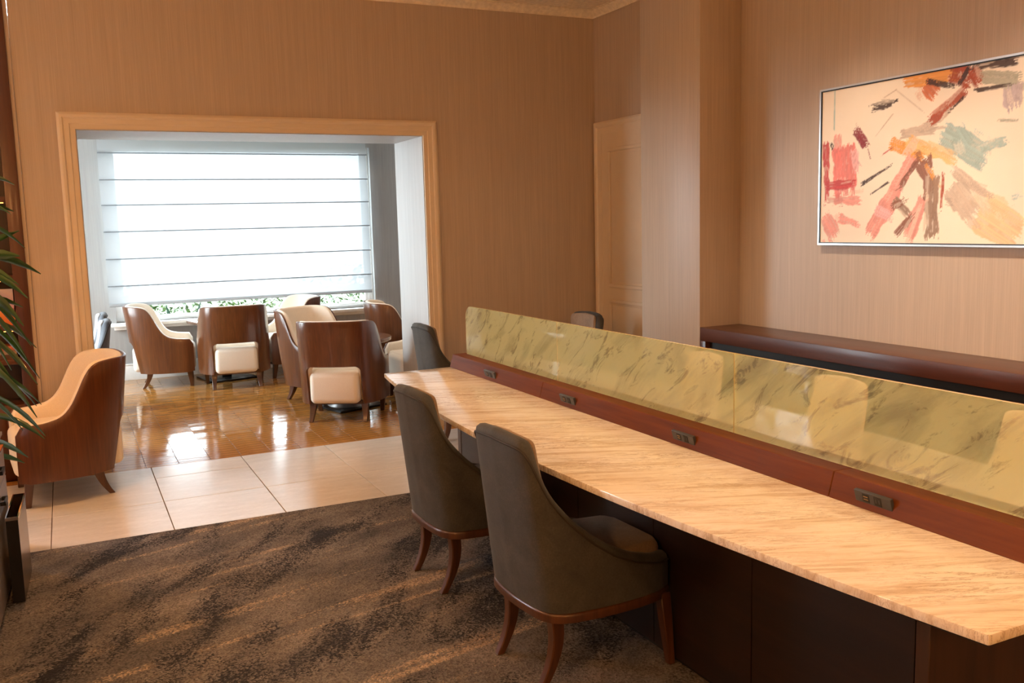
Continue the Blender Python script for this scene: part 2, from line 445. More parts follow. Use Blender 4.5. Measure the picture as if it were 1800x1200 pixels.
door_panel(5.72, 6.55, 1.045, 2.18); door_panel(5.72, 6.55, .22, .945)
# baseboards
struct('baseboard_alcove', MB().box(AX0, AX1, YW-.014, YW, 0, .165).box(AX0, AX1, YW-.02, YW, .165, .18), 'white_paint', bevel=.003)
struct('baseboard_back', MB().box(2.665, XR-.001, YB-.014, YB, 0, .15).box(-.19, .02, YB-.014, YB, 0, .15), 'trim', bevel=.003)
struct('baseboard_right', MB().box(XR-.014, XR, 5.60, 5.62, 0, .15).box(3.738, 3.752, 4.93, 5.60, 0, .15), 'trim', bevel=.003)

# window
wf = MB()
for (xa, xb, za, zb) in ((WX0, WX1, WZ1-.06, WZ1), (WX0, WX1, WZ0, WZ0+.035), (WX0, WX0+.06, WZ0+.035, WZ1-.06), (WX1-.06, WX1, WZ0+.035, WZ1-.06)):
    wf.box(xa, xb, YW+.07, YW+.13, za, zb)
win = struct('window_1', wf, 'white_paint', bevel=.004)
fs = MB()
for (xa, xb, za, zb) in ((WX0+.06, WX1-.06, WZ0+.035, WZ0+.055), (WX0+.06, WX0+.10, WZ0+.055, WZ1-.06), (WX1-.10, WX1-.06, WZ0+.055, WZ1-.06)):
    fs.box(xa, xb, YW+.085, YW+.115, za, zb)
struct('window_sash', fs, 'white_paint', win)
for xa, xb in ((WX0+.10, WX1-.10),):
    struct('pane', MB().box(xa, xb, YW+.098, YW+.102, WZ0+.055, WZ1-.06), 'glass', win)
struct('window_sill', MB().box(WX0-.06, WX1+.06, YW-.09, YW+.07, WZ0-.035, WZ0).box(WX0-.03, WX1+.03, YW-.03, YW, WZ0-.075, WZ0-.035), 'white_paint', win, bevel=.005)
# second alcove window, unseen, added to bring in daylight from the left
wf = MB()
for (ya, yb, za, zb) in ((7.80, 10.30, 2.64, 2.70), (7.80, 10.30, .50, .56), (7.80, 7.86, .56, 2.64), (10.24, 10.30, .56, 2.64), (9.02, 9.08, .56, 2.64)):
    wf.box(AX0-.12, AX0-.06, ya, yb, za, zb)
win2 = struct('window_2_added', wf, 'white_paint', bevel=.004)
for ya, yb in ((7.86, 9.02), (9.08, 10.24)):
    struct('pane', MB().box(AX0-.092, AX0-.088, ya, yb, .56, 2.64), 'glass', win2)
struct('window_sill', MB().box(AX0-.06, AX0+.06, 7.76, 10.34, .465, .499), 'white_paint', win2, bevel=.004)
# roman blind
bl = thing('roman_blind', 'sheer white roman blind with dark battens, drawn most of the way down', 'blind', (0, 0, 0))
BX0, BX1, BY = .40, 3.285, YW-.10
zs = [2.60, 2.426, 2.148, 1.884, 1.606, 1.318, 1.032, .845]
for i in range(len(zs)-1):
    za, zb = zs[i], zs[i+1]; rows = []
    for k in range(9):
        q = k/8; z_ = za+(zb-za)*q
        y_ = BY-.016*math.sin(PI*min(1, q*1.0))**1.0-.012*q
        rows.append([(BX0+(BX1-BX0)*j/24+.004*math.sin(5*z_+j), y_+.003*math.sin(j*1.7+i)*q, z_) for j in range(25)])
    MB().grid(rows).build('fabric_fold', 'sheer', bl, smooth=60)
    if i < len(zs)-2:
        MB().box(BX0-.004, BX1+.004, BY-.032, BY-.021, zb-.006, zb+.006).build('batten', 'batten', bl)
rows = [[(BX0+(BX1-BX0)*j/10, BY-.018+.012*math.cos(a_), .832+.018*math.sin(a_)) for j in range(11)] for a_ in np.linspace(0, 2*PI, 9)]
MB().grid(rows).build('bottom_hem', 'sheer', bl)
MB().box(BX0, BX1, BY-.03, BY+.02, 2.60, 2.65).build('headrail', 'white_paint', bl, bevel=.004)
for xx in (BX0+.03, BX1-.03):
    MB().tube([(xx, BY+.012, 2.6), (xx+.003, BY+.012, 1.7), (xx, BY+.012, .83)], .0025, 5).build('lift_cord', 'batten', bl)

# floor finishes: limestone tiles, each a piece
tile_meshes = {}
def tile(x0, x1, y0, y1):
    g = .0022; w_, h_ = round(x1-x0, 3), round(y1-y0, 3)
    if (w_, h_) not in tile_meshes:
        o = MB().box(g, w_-g, g, h_-g, -.012, 0).build('tile', 'tile', fl, bevel=.0015, seg=1); tile_meshes[(w_, h_)] = o.data
    else:
        o = bpy.data.objects.new('tile', tile_meshes[(w_, h_)]); COL.objects.link(o); o.parent = fl
    o.location = (x0, y0, random.uniform(0, .0006))
YC0, YC1 = 5.132, 6.625
xs = [.425+.6*k for k in range(-6, 8)]
for x0 in xs:
    x1 = min(x0+.6, XR)
    if x0 >= XR: continue
    if x0 < XL: continue
    tile(x0, x1, YC0, 5.73)
    if abs(x0-.425) < .01:
        tile(x0, x1, 5.73, 6.31); tile(x0, x1, 6.31, YC1)
    else: tile(x0, x1, 5.73, YC1)
# parquet blocks: nearest ones singly, the rest joined
ST, BLK = .07, .212
cand = []
x = AX0; ci = 0
while x < AX1:
    off = (ci*.37 % 1)*ST; y = YC1-off
    while y < YW:
        y0, y1 = max(y, YC1), min(y+ST, YW)
        if y1-y0 > .012 and (YB-.001 > 0): cand.append((x, min(x+BLK, AX1), y0, y1))
        y += ST
    x += BLK; ci += 1
cand = [c for c in cand if not (c[3] < YB2+.02 and (c[0] < OX0-.2 and c[3] > YB or c[1] > OX1+.2 and c[3] > YB)) and c[0] < AX1 and c[1] > AX0]
def vis(c):
    cx, cy = (c[0]+c[1])/2, (c[2]+c[3])/2
    return abs(math.atan2(cx, cy)-YAW) < .50 and 0.02 < cx < 2.75
near = sorted([c for c in cand if vis(c)], key=lambda c: c[2]*math.cos(YAW)+c[0]*math.sin(YAW))[:290]
ns = set(near)
struct('parquet_bed', MB().box(AX0, AX1, YC1, YW, -.012, -.004), 'parquet_gap', fl)
bmesh_cache = {}
for c in near:
    w_, h_ = round(c[1]-c[0], 3), round(c[3]-c[2], 3)
    if (w_, h_) not in bmesh_cache:
        o = MB().box(-w_/2+.0012, w_/2-.0012, -h_/2+.0012, h_/2-.0012, -.010, 0).build('parquet_block', 'parquet', fl, bevel=.0012, seg=1)
        bmesh_cache[(w_, h_)] = o.data
    else:
        o = bpy.data.objects.new('parquet_block', bmesh_cache[(w_, h_)]); COL.objects.link(o); o.parent = fl
    o.location = ((c[0]+c[1])/2, (c[2]+c[3])/2, random.uniform(-.0003, .0003))
    o.rotation_euler = (random.gauss(0, .006), random.gauss(0, .0015), 0)
mb = MB()
for c in cand:
    if c in ns: continue
    n = len(mb.v); g = .0012; tx, ty = random.gauss(0, .006), random.gauss(0, .0015)
    hx, hy = (c[1]-c[0])/2, (c[3]-c[2])/2
    mb.box(c[0]+g, c[1]-g, c[2]+g, c[3]-g, -.010, 0)
    for i in range(n+4, n+8):
        X_, Y_, Z_ = mb.v[i]; mb.v[i] = (X_, Y_, Z_+ty*(1 if X_ > c[0]+hx else -1)*hx+tx*(1 if Y_ > c[2]+hy else -1)*hy)
o = mb.build('parquet_blocks', 'parquet', fl, smooth=0, kind='stuff')
# carpet
tag(MB().box(XL, XR, YN, YC0-.002, -.012, .004).build('carpet', 'carpet'), 'mottled brown carpet with dark smudges and tan streaks, under the long table', 'carpet')

# ------------------------------------------------------------------ chairs
def smooth_path(pts, it=3):
    pts = [Vector(p) for p in pts]
    for _ in range(it):
        q = [pts[0]]
        for a, b in zip(pts, pts[1:]): q += [a*.75+b*.25, a*.25+b*.75]
        q.append(pts[-1]); pts = q
    return pts
def sstep(a, b, x):
    t_ = min(1, max(0, (x-a)/(b-a))) if a != b else float(x > a); return t_*t_*(3-2*t_)
def interp(x, xs_, ys_):
    return float(np.interp(x, xs_, ys_))

def sweep_shell(half, ztop, zbot, o_in, thick, lean, samples, nz=7, rnd=None, splits=None):
    """half: plan outline of the right half from front to back centre; returns MB of a closed swept wall.
    o_in: inward offset of the outer face; thick: wall thickness; ztop/zbot take (x, y) of the plan point"""
    hp = smooth_path([(x, y, 0) for x, y in half])
    full = hp+[Vector((-p.x, p.y, 0)) for p in hp[::-1][1:]]
    L = [0]
    for a, b in zip(full, full[1:]): L.append(L[-1]+(b-a).length)
    L = np.array(L)/L[-1]; P = np.array([(p.x, p.y) for p in full])
    ss = samples if not isinstance(samples, int) else np.linspace(0, 1, samples)
    mb = MB(); rows = []
    for s in ss:
        e = .012
        p = np.array([np.interp(s, L, P[:, 0]), np.interp(s, L, P[:, 1])])
        q0 = np.array([np.interp(max(0, s-e), L, P[:, 0]), np.interp(max(0, s-e), L, P[:, 1])])
        q1 = np.array([np.interp(min(1, s+e), L, P[:, 0]), np.interp(min(1, s+e), L, P[:, 1])])
        d_ = q1-q0; d_ /= np.linalg.norm(d_); nrm = np.array([d_[1], -d_[0]])
        # inward: towards the seat centre
        if nrm.dot(np.array([0, .05])-p) < 0: nrm = -nrm
        zt, zb = ztop(p[0], p[1], s), zbot(p[0], p[1], s)
        r_ = min(thick/2, (zt-zb)/3)
        sec = [(0, zb+(zt-r_-zb)*k/nz) for k in range(nz+1)]
        sec += [(thick/2-thick/2*math.cos(a_), zt-r_+r_*math.sin(a_)) for a_ in (PI*.2, PI*.4, PI*.6, PI*.8)]
        sec += [(thick, zb+(zt-r_-zb)*k/nz) for k in range(nz, -1, -1)]
        row = []
        for off, z_ in sec:
            lx, ly = lean(p[0], p[1], z_)
            row.append((p[0]+nrm[0]*(o_in+off)+lx, p[1]+nrm[1]*(o_in+off)+ly, z_))
        rows.append(row)
    mb.grid(rows, True, True)
    return mb
def s_samples(extra=(), n=56):
    return np.array(sorted(set(np.round(np.concatenate([np.linspace(0, 1, n), np.array(extra)]), 6))))

def rounded_block(x0, x1, y0, y1, z0, z1, r, seg=4):
    return MB().box(x0, x1, y0, y1, z0, z1), r, seg

# --- barrel armchair with a window cut in the back
A_HALF = [(.335, .27), (.362, .17), (.357, .0), (.335, -.10), (.300, -.19), (.235, -.262), (.14, -.292), (0, -.300)]
def a_lean(x, y, z):
    return 0, -(.19*min(.32, max(0, z-.155))+.115*max(0, z-.475))*sstep(.10, -.25, y)
AY = [-.31, -.19, -.122, -.092, -.077, -.062, -.042, -.01, .035, .11, .20, .28]
AZT = [.848, .845, .832, .80, .765, .715, .645, .57, .525, .506, .50, .497]
def a_top(x, y, s):
    z_ = sum(interp(y+k*.008, AY, AZT) for k in range(-3, 4))/7
    return z_-.05*sstep(.235, .275, y)
def a_zs(y): return 0
NOTCH = .226
def a_bot(x, y, s):
    ax = abs(x)
    if y < -.2 and ax < NOTCH:
        c_ = .05; dd = NOTCH-ax
        return .43+(.045*math.sqrt(max(0, 1-(1-min(1, dd/c_))**2)))
    return .155+.01*sstep(.2, .27, y)
def make_armchair():
    r_ = empty('barrel_armchair', (0, 0, 0))
    # find s where |x| = NOTCH on the back
    hp = smooth_path([(x, y, 0) for x, y in A_HALF]); full = hp+[Vector((-p.x, p.y, 0)) for p in hp[::-1][1:]]
    L = [0]
    for a, b in zip(full, full[1:]): L.append(L[-1]+(b-a).length)
    tot = L[-1]; sN = None
    for i in range(len(hp)-1):
        if hp[i].x >= NOTCH > hp[i+1].x and hp[i].y < -.2:
            f_ = (hp[i].x-NOTCH)/(hp[i].x-hp[i+1].x); sN = (L[i]+f_*(L[i+1]-L[i]))/tot
    e = .0004
    ex = []
    for q in (sN, 1-sN):
        ex += [q-e, q+e] + [q+(1 if q < .5 else -1)*k for k in (.003, .007, .013, .02, .028, .036)]
    ex += [.004, .01, .018, 1-.004, 1-.01, 1-.018]
    ss = s_samples(ex, 110)
    sweep_shell(A_HALF, a_top, a_bot, 0, .020, a_lean, ss, 7).build('wooden_shell', 'armwood', r_, smooth=50)
    sweep_shell(A_HALF, lambda x, y, s: a_top(x, y, s)+.004, lambda x, y, s: max(.18, a_bot(x, y, s)), .0205, .048, a_lean, s_samples([.004, .01, .02, .98, .99, .996], 110), 7).build('inner_upholstery', 'cream', r_, smooth=60)
    MB().box(-.205, .205, -.328, .285, .165, .425).build('seat_block', 'cream', r_, bevel=.045, seg=5)
    MB().box(-.262, .262, -.195, .25, .19, .437).build('seat_cushion', 'cream', r_, bevel=.035, seg=4)
    MB().box(-.215, .215, -.20, .22, .14, .171).build('seat_frame', 'legwood', r_)
    for sx in (-1, 1):
        path = [(sx*(.215+.012*q), -.165-.010*q-.062*q*q, .175*(1-q)) for q in np.linspace(0, 1, 7)]
        MB().square_leg(path, [.062, .058, .052, .046, .041, .036, .033]).build('leg', 'legwood', r_, bevel=.003, seg=1)
        path = [(sx*(.285-.012*q), .215+.018*q, .175*(1-q)) for q in np.linspace(0, 1, 4)]
        MB().square_leg(path, [.052, .046, .040, .034]).build('leg', 'legwood', r_, bevel=.003, seg=1)
    return r_
ARM_SPOTS = [
    ((-.10, 6.305), 96, 'brown wooden barrel armchair standing on the stone tiles at left, beside the potted plant'),
    ((.905, 10.28), -97, 'walnut barrel armchair in side view below the left end of the blind'),
    ((1.515, 9.777), -5.6, 'walnut armchair with its open back to us, second from left below the blind'),
    ((2.125, 8.555), 213.5, 'cream armchair facing us, half hidden behind the front armchair with the open back'),
    ((2.056, 7.58), -29.7, 'front walnut armchair in the alcove, its pale seat block showing through the open back'),
    ((3.06, 8.87), -99, 'light walnut armchair in side view behind the round table, near the right jamb'),
    ((2.93, 8.0), 90, 'armchair at the right of the round table, mostly hidden, its cream arm showing'),
    ((2.13, 10.25), 99, 'armchair with cream inner back standing against the window sill'),
    ((3.85, 9.75), 213, 'cream armchair edge peeping out behind the right jamb of the opening'),
]
proto = make_armchair()
for i, ((x, y), a_, lab) in enumerate(ARM_SPOTS):
    o = proto if i == 0 else copy_tree(proto)
    o.location = (x, y, .0007); o.rotation_euler = (0, 0, math.radians(a_))
    tag(o, lab, 'armchair', 'walnut barrel armchairs')

# --- upholstered desk chair
D_HALF = [(.205, .256), (.245, .19), (.262, .05), (.256, -.12), (.235, -.222), (.165, -.260), (0, -.268)]
def d_lean(x, y, z):
    return -x*.10*max(0, z-.35)/.5, -.125*max(0, z-.3)*sstep(.12, -.2, y)
DY = [-.27, -.245, -.233, -.222, -.208, -.18, -.13, -.07, 0, .08, .18, .27]
DZT = [.893, .888, .868, .815, .755, .69, .615, .548, .492, .452, .425, .412]
def d_top(x, y, s):
    z_ = sum(interp(y+k*.005, DY, DZT) for k in range(-3, 4))/7
    return z_+.010*(1-min(1, abs(x)/.2))*(1 if y < -.2 else 0)
def make_desk_chair(outer, inner, lining_rim=None):
    r_ = empty('desk_chair', (0, 0, 0))
    zb = lambda x, y, s: .292
    ss = s_samples([.004, .01, .018, .982, .99, .996], 120)
    sweep_shell(D_HALF, d_top, zb, 0, .056, d_lean, ss, 8).build('upholstered_shell', outer, r_, smooth=60)
    sweep_shell(D_HALF, lambda x, y, s: d_top(x, y, s)-.012, lambda x, y, s: .33, .0565, .018, d_lean, s_samples([.02, .98], 100), 8).build('back_lining', inner, r_, smooth=60)
    # piping along the outer top edge
    hp = smooth_path([(x, y, 0) for x, y in D_HALF]); full = hp+[Vector((-p.x, p.y, 0)) for p in hp[::-1][1:]]
    pts = []
    for p in full[1:-1]:
        z_ = d_top(p.x, p.y, 0)-.030; l_ = d_lean(p.x, p.y, z_); n_ = Vector((p.x, p.y-.05)).normalized()*.001
        pts.append((p.x+l_[0]+n_.x, p.y+l_[1]+n_.y, z_))
    MB().tube(pts, .0045, 6).build('piping', 'piping', r_)
    MB().prism([(.185, .235), (.205, .1), (.2, -.1), (.165, -.2), (0, -.215), (-.165, -.2), (-.2, -.1), (-.205, .1), (-.185, .235), (-.12, .262), (.12, .262)], 'z', .33, .452).build('seat', inner, r_, bevel=.03, seg=4)
    # wooden apron following the shell
    sweep_shell(D_HALF, lambda x, y, s: .293, lambda x, y, s: .258, -.003, .035, lambda *a: (0, 0), 44, 2).build('apron', 'chairwood', r_, smooth=50)
    MB().box(-.20, .20, .215, .248, .258, .325).build('front_rail', 'chairwood', r_, bevel=.004)
    MB().box(-.21, .21, -.20, .215, .285, .325).build('seat_base', 'recess_shade', r_)
    for sx in (-1, 1):
        path = [(sx*(.165-.008*q), -.20-.005*q-.045*q*q+.02*math.sin(PI*q), .275*(1-q)) for q in np.linspace(0, 1, 8)]
        MB().square_leg(path, [.048, .047, .045, .042, .039, .036, .033, .030]).build('leg', 'chairwood', r_, bevel=.004, seg=1)
        path = [(sx*(.215+.012*q), .222+.026*q, .275*(1-q)) for q in np.linspace(0, 1, 4)]
        MB().square_leg(path, [.044, .040, .034, .028]).build('leg', 'chairwood', r_, bevel=.004, seg=1)
    return r_
dark_proto = make_desk_chair('velvet_out', 'velvet_in')
DESK = [
    ((1.605, 2.83), -88, 'charcoal velvet desk chair in the foreground, nearest to us, tucked under the marble table'),
    ((1.62, 3.777), -88, 'second charcoal velvet desk chair on the near side, just beyond the foreground one'),
    ((2.575, 6.21), -90, 'dark grey desk chair standing past the far end of the marble table, before the opening'),
    ((3.33, 6.13), 97, 'brown desk chair with dark outside in front of the panelled door'),
]
for i, ((x, y), a_, lab) in enumerate(DESK):
    o = dark_proto if i == 0 else copy_tree(dark_proto)
    o.location = (x, y, .004 if y < 5.1 else .0007); o.rotation_euler = (0, 0, math.radians(a_)); tag(o, lab, 'chair', 'velvet desk chairs')
tan_proto = make_desk_chair('velvet_out', 'velvet_tan')
for i, (y, lab) in enumerate([(2.03, 'tan chair seen through the glass screen at the right edge of the photo'), (2.965, 'tan chair seen through the middle of the right hand glass pane'), (3.92, 'tan chair seen through the glass screen, just left of the right joint')]):
    o = tan_proto if i == 0 else copy_tree(tan_proto)
    o.location = (2.765, y, .004); o.rotation_euler = (0, 0, math.radians(90)); tag(o, lab, 'chair', 'desk chairs behind the glass screen')
grey_proto = make_desk_chair('velvet_slate', 'velvet_grey')
for i, ((x, y), lab) in enumerate([((-.03, 8.25), 'pale grey chair partly hidden by the left jamb, the nearer of two'), ((-.03, 8.95), 'pale grey chair partly hidden by the left jamb, the farther of two')]):
    o = grey_proto if i == 0 else copy_tree(grey_proto)
    o.location = (x, y, .0007); o.rotation_euler = (0, 0, math.radians(90)); tag(o, lab, 'chair', 'grey chairs by the left jamb')

# ------------------------------------------------------------------ alcove tables
rt_ = thing('round_table', 'small round brown wooden table between the alcove armchairs at right', 'table', (2.21, 8.0, .0007))
MB().lathe([(.02, .585), (.385, .585), (.40, .592), (.403, .612), (.398, .62), (.02, .62)], k=48).build('tabletop', 'tabletop_dark', rt_, smooth=30)
MB().lathe([(.19, .02), (.17, .05), (.09, .16), (.045, .32), (.04, .56), (.16, .584)], k=24).build('pedestal', 'table_base', rt_)
MB().box(-.24, .24, -.24, .24, 0, .02).build('base_plate', 'base_black', rt_, bevel=.003, xform=Matrix.Rotation(math.radians(17), 4, 'Z'))
sq = thing('square_table', 'square wooden table in front of the window between the left alcove armchairs', 'table', (1.50, 10.29, .0007), math.radians(12))
MB().box(-.30, .30, -.30, .30, .60, .635).build('tabletop', 'tabletop_dark', sq, bevel=.004)
MB().box(-.04, .04, -.04, .04, .02, .60).build('pedestal', 'base_black', sq, bevel=.003)
MB().box(-.25, .25, -.25, .25, 0, .02).build('base_plate', 'base_black', sq, bevel=.003)

# ------------------------------------------------------------------ communal table
TX, TY0, TY1 = 2.13, 1.18, 5.085
tb = thing('communal_table', 'long boat-shaped marble table with a dark wood base and a glass screen along its middle', 'table', (TX, (TY0+TY1)/2, .004))
TC = (TY0+TY1)/2; HL = (TY1-TY0)/2; ZT = .746
def edge(yy): return .675-.165*abs(yy/HL)**1.9
ys = np.linspace(-HL, HL, 41)
pts = [(-edge(y), y) for y in ys]+[(edge(y), y) for y in ys[::-1]]
MB().prism(pts, 'z', ZT-.024, ZT).build('marble_top', 'marble', tb, bevel=.003, smooth=30)
MB().prism([(x*.93, y*.985) for x, y in pts], 'z', ZT-.045, ZT-.0245).build('subtop', 'recess_shade', tb, smooth=30)
# spine
SY0, SY1 = -HL, HL-.0
prof = [(-.100, ZT), (-.078, .823), (.078, .823), (.100, ZT)]
brk = [SY0, -1.10, .79, SY1]
for a, b in zip(brk, brk[1:]):
    MB().prism(prof, 'y', a+.0008, b-.0008).build('spine', 'spinewood', tb, bevel=.002, seg=1, smooth=20)
# glass panes
def pane(y0, y1, round_end):
    z0, z1, r = .8235, 1.112, .075
    pts_ = [(y0, z0), (y1, z0)]
    if round_end: pts_ += [(y1-r+r*math.cos(a_), z1-r+r*math.sin(a_)) for a_ in np.linspace(0, PI/2, 8)]
    else: pts_ += [(y1, z1)]
    pts_ += [(y0, z1)]
    o = MB().prism(pts_, 'x', -.006, .006).build('glass_pane', 'screen', tb, smooth=20)
    me = o.data; me.materials.append(M['screen_edge']); me.materials.append(M['glass'])
    for p in me.polygons:
        if abs(p.normal.x) < .5: p.material_index = 1
        elif p.normal.x > 0: p.material_index = 2
GY = [-HL+.02, -.545, .775, HL-.045]
pane(GY[0], GY[1]-.002, False); pane(GY[1]+.002, GY[2]-.002, False); pane(GY[2]+.002, GY[3], True)
# outlets
def outlet(wy, side):
    e = empty('power_outlet', (0, 0, 0)); e.parent = tb
    m = Matrix.Translation((side*-.0905, wy-TC, .7835)) @ Matrix.Rotation(math.radians(-16.5*side*1), 4, 'Y')
    if side < 0: m = Matrix.Translation((.0905, wy-TC, .7835)) @ Matrix.Rotation(PI, 4, 'Z') @ Matrix.Rotation(math.radians(-16.5), 4, 'Y')
    e.matrix_local = m
    MB().box(-.010, .002, -.067, .067, -.0185, .0185).build('plate', 'plate', e, bevel=.0015, seg=1)
    u = MB(); u.box(-.0112, -.0098, .012, .036, -.012, .012); u.build('usb_socket', 'slot', e)
    c2 = MB(); c2.box(-.0118, -.0112, .016, .032, .003, .0055).box(-.0118, -.0112, .016, .032, -.0055, -.003); c2.build('usb_contact', 'copper', e)
    k = MB(); k.box(-.0112, -.0098, -.032, -.006, -.0135, .0135); k.build('power_socket', 'slot', e)
    k = MB()
    for q in (-.013, -.025): k.box(-.0118, -.0112, q-.0015, q+.0015, -.006, .007)
    k.build('socket_slot', 'plate', e)
for wy in (4.51, 3.65, 2.765, 1.862): outlet(wy, 1); outlet(wy, -1)
# base: core, panels each side, end panels, plinth
BY0, BY1 = 1.53-TC, 4.62-TC
MB().box(-.235, .235, BY0+.02, BY1-.02, .0, ZT-.045).build('base_core', 'recess_shade', tb)
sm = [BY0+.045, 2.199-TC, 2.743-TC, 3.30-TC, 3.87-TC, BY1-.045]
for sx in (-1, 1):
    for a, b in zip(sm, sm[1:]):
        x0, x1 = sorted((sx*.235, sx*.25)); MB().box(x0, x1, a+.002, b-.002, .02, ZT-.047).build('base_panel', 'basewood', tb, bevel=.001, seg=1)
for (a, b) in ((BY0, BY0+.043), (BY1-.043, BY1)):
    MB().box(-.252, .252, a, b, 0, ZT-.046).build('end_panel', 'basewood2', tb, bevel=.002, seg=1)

# ------------------------------------------------------------------ sideboard
SB = thing('sideboard', 'long dark walnut sideboard along the right wall below the painting', 'sideboard', (3.9, 3.0, .004))
sx0, sx1 = 3.752-3.9, 4.083-3.9; sy0, sy1 = 1.0-3.0, 4.921-3.0
MB().box(sx0, sx1, sy0, sy1, .788, .876).build('top', 'sidewood', SB, bevel=.003)
MB().box(sx0+.035, sx1, sy0+.02, sy1-.03, .06, .786).build('carcass', 'recess_shade', SB)
MB().box(sx0, sx1, sy1-.06, sy1, 0, .787).build('side_panel', 'sidewood', SB, bevel=.002)
MB().box(sx0, sx1, sy0, sy0+.06, 0, .787).build('side_panel', 'sidewood', SB, bevel=.002)
MB().box(sx0+.04, sx1, sy0+.06, sy1-.06, 0, .06).build('plinth', 'basewood', SB)
yy = sy1-.062; k = 0
while yy > sy0+.1:
    y2 = max(yy-.424, sy0+.062)
    MB().box(sx0+.012, sx0+.034, y2+.002, yy-.002, .065, .742).build('door', 'sidewood', SB, bevel=.002, seg=1)
    yy -= .424

# ------------------------------------------------------------------ painting
PW, PH = 1.75, .877
pt = thing('abstract_painting', 'abstract oil painting with pink, red and teal strokes in a slim silver frame', 'painting', (XR, 4.162, 1.431))
NXp, NYp = 330, 166
uu, vv_ = np.meshgrid(np.linspace(0, PW, NXp), np.linspace(0, PH, NYp))
def fbm(sx, sy, seed, oct_=4):
    out = np.zeros_like(uu); r2 = np.random.RandomState(seed); amp = 1; tot = 0
    for k in range(oct_):
        gx, gy = int(PW*sx*2**k)+3, int(PH*sy*2**k)+3; g = r2.rand(gy, gx)
        fx = uu*sx*2**k % (gx-1); fy = vv_*sy*2**k % (gy-1)
        ix, iy = fx.astype(int), fy.astype(int); tx, ty = fx-ix, fy-iy
        ix2, iy2 = np.minimum(ix+1, gx-1), np.minimum(iy+1, gy-1)
        out += amp*((g[iy, ix]*(1-tx)+g[iy, ix2]*tx)*(1-ty)+(g[iy2, ix]*(1-tx)+g[iy2, ix2]*tx)*ty); tot += amp; amp *= .55
    return out/tot
img = np.zeros((NYp, NXp, 3)); bn = fbm(4, 4, 1)[..., None]
img[:] = np.array([.92, .83, .71])*(1-.1*(bn-.5))
PAL = dict(o=(.78, .33, .05), r2=(.62, .16, .05), k=(.05, .022, .015), rb=(.38, .065, .02), gg=(.42, .42, .33), pg=(.50, .42, .45), bg=(.58, .47, .38), t=(.38, .52, .50), y=(.82, .52, .22), p=(.80, .33, .28), b=(.26, .10, .06), gb=(.30, .19, .13), r=(.55, .05, .05), pr=(.74, .20, .18), p2=(.80, .45, .46), dr=(.25, .015, .025), yb=(.80, .58, .34))
STROKES = "1.071,0.167,1.277,0.047,.2,yb;0.906,0.294,1.031,0.14,.14,bg;0.568,0.579,0.793,0.586,.07,bg;0.723,0.603,0.962,0.744,.05,bg;0.839,0.554,1.091,0.422,.11,t;0.926,0.582,0.983,0.503,.1,t;1.058,0.47,1.197,0.493,.05,t;0.582,0.862,0.936,0.857,.12,o;0.715,0.815,0.786,0.748,.09,r2;0.871,0.848,0.991,0.812,.10,rb;0.962,0.753,0.757,0.619,.05,rb;0.737,0.83,0.907,0.778,.03,k;0.917,0.791,0.983,0.867,.03,k;0.942,0.719,0.879,0.671,.015,k;0.998,0.874,1.236,0.87,.06,k;1,0.838,1.044,0.777,.06,rb;1.053,0.803,1.241,0.771,.08,gg;1.025,0.747,1.223,0.75,.018,k;1.21,0.728,1.224,0.639,.08,pg;0.519,0.534,0.729,0.458,.06,o;0.63,0.544,0.923,0.406,.06,y;0.657,0.463,0.379,0.046,.09,p;0.737,0.233,0.625,0.026,.08,p;0.694,0.451,0.578,0.299,.035,b;0.718,0.429,0.782,0.271,.1,b;0.767,0.378,0.804,0.299,.05,o;0.78,0.339,0.792,0.037,.085,gb;0.847,0.354,0.838,0.172,.025,rb;0.106,0.254,0.319,0.237,.08,p;0.034,0.157,0.126,0.035,.12,p;0.153,0.144,0.288,0.11,.06,p;0.17,0.542,0.192,0.273,.15,pr;0.036,0.575,0.051,0.256,.05,r;0.045,0.334,0.261,0.334,.05,r;0.255,0.514,0.273,0.387,.05,p2;0.273,0.628,0.344,0.528,.055,dr;0.35,0.527,0.372,0.464,.012,dr;0.39,0.739,0.537,0.751,.05,k;0.514,0.689,0.402,0.585,.008,bg;0.534,0.815,0.72,0.675,.008,bg;0.534,0.815,0.447,0.782,.008,bg;0.099,0.858,0.099,0.634,.012,t;0.316,0.332,0.517,0.423,.022,k;0.385,0.276,0.498,0.333,.015,k;0.548,0.24,0.645,0.147,.05,gb;0.531,0.2,0.617,0.237,.05,b;0.573,0.062,0.669,0.156,.04,b;0.913,0.369,1.11,0.23,.05,bg;1.234,0.226,1.268,0.225,.05,t;1.153,0.59,1.251,0.58,.015,gg;0.444,0.479,0.52,0.514,.012,r;0.428,0.182,0.52,0.149,.05,p2;0.076,0.572,0.091,0.549,.03,k;1.35,.7,1.6,.55,.12,t;1.4,.3,1.65,.35,.14,p;1.45,.5,1.6,.2,.05,b;1.5,.8,1.7,.7,.08,o"
SL = []
jr = np.random.RandomState(5)
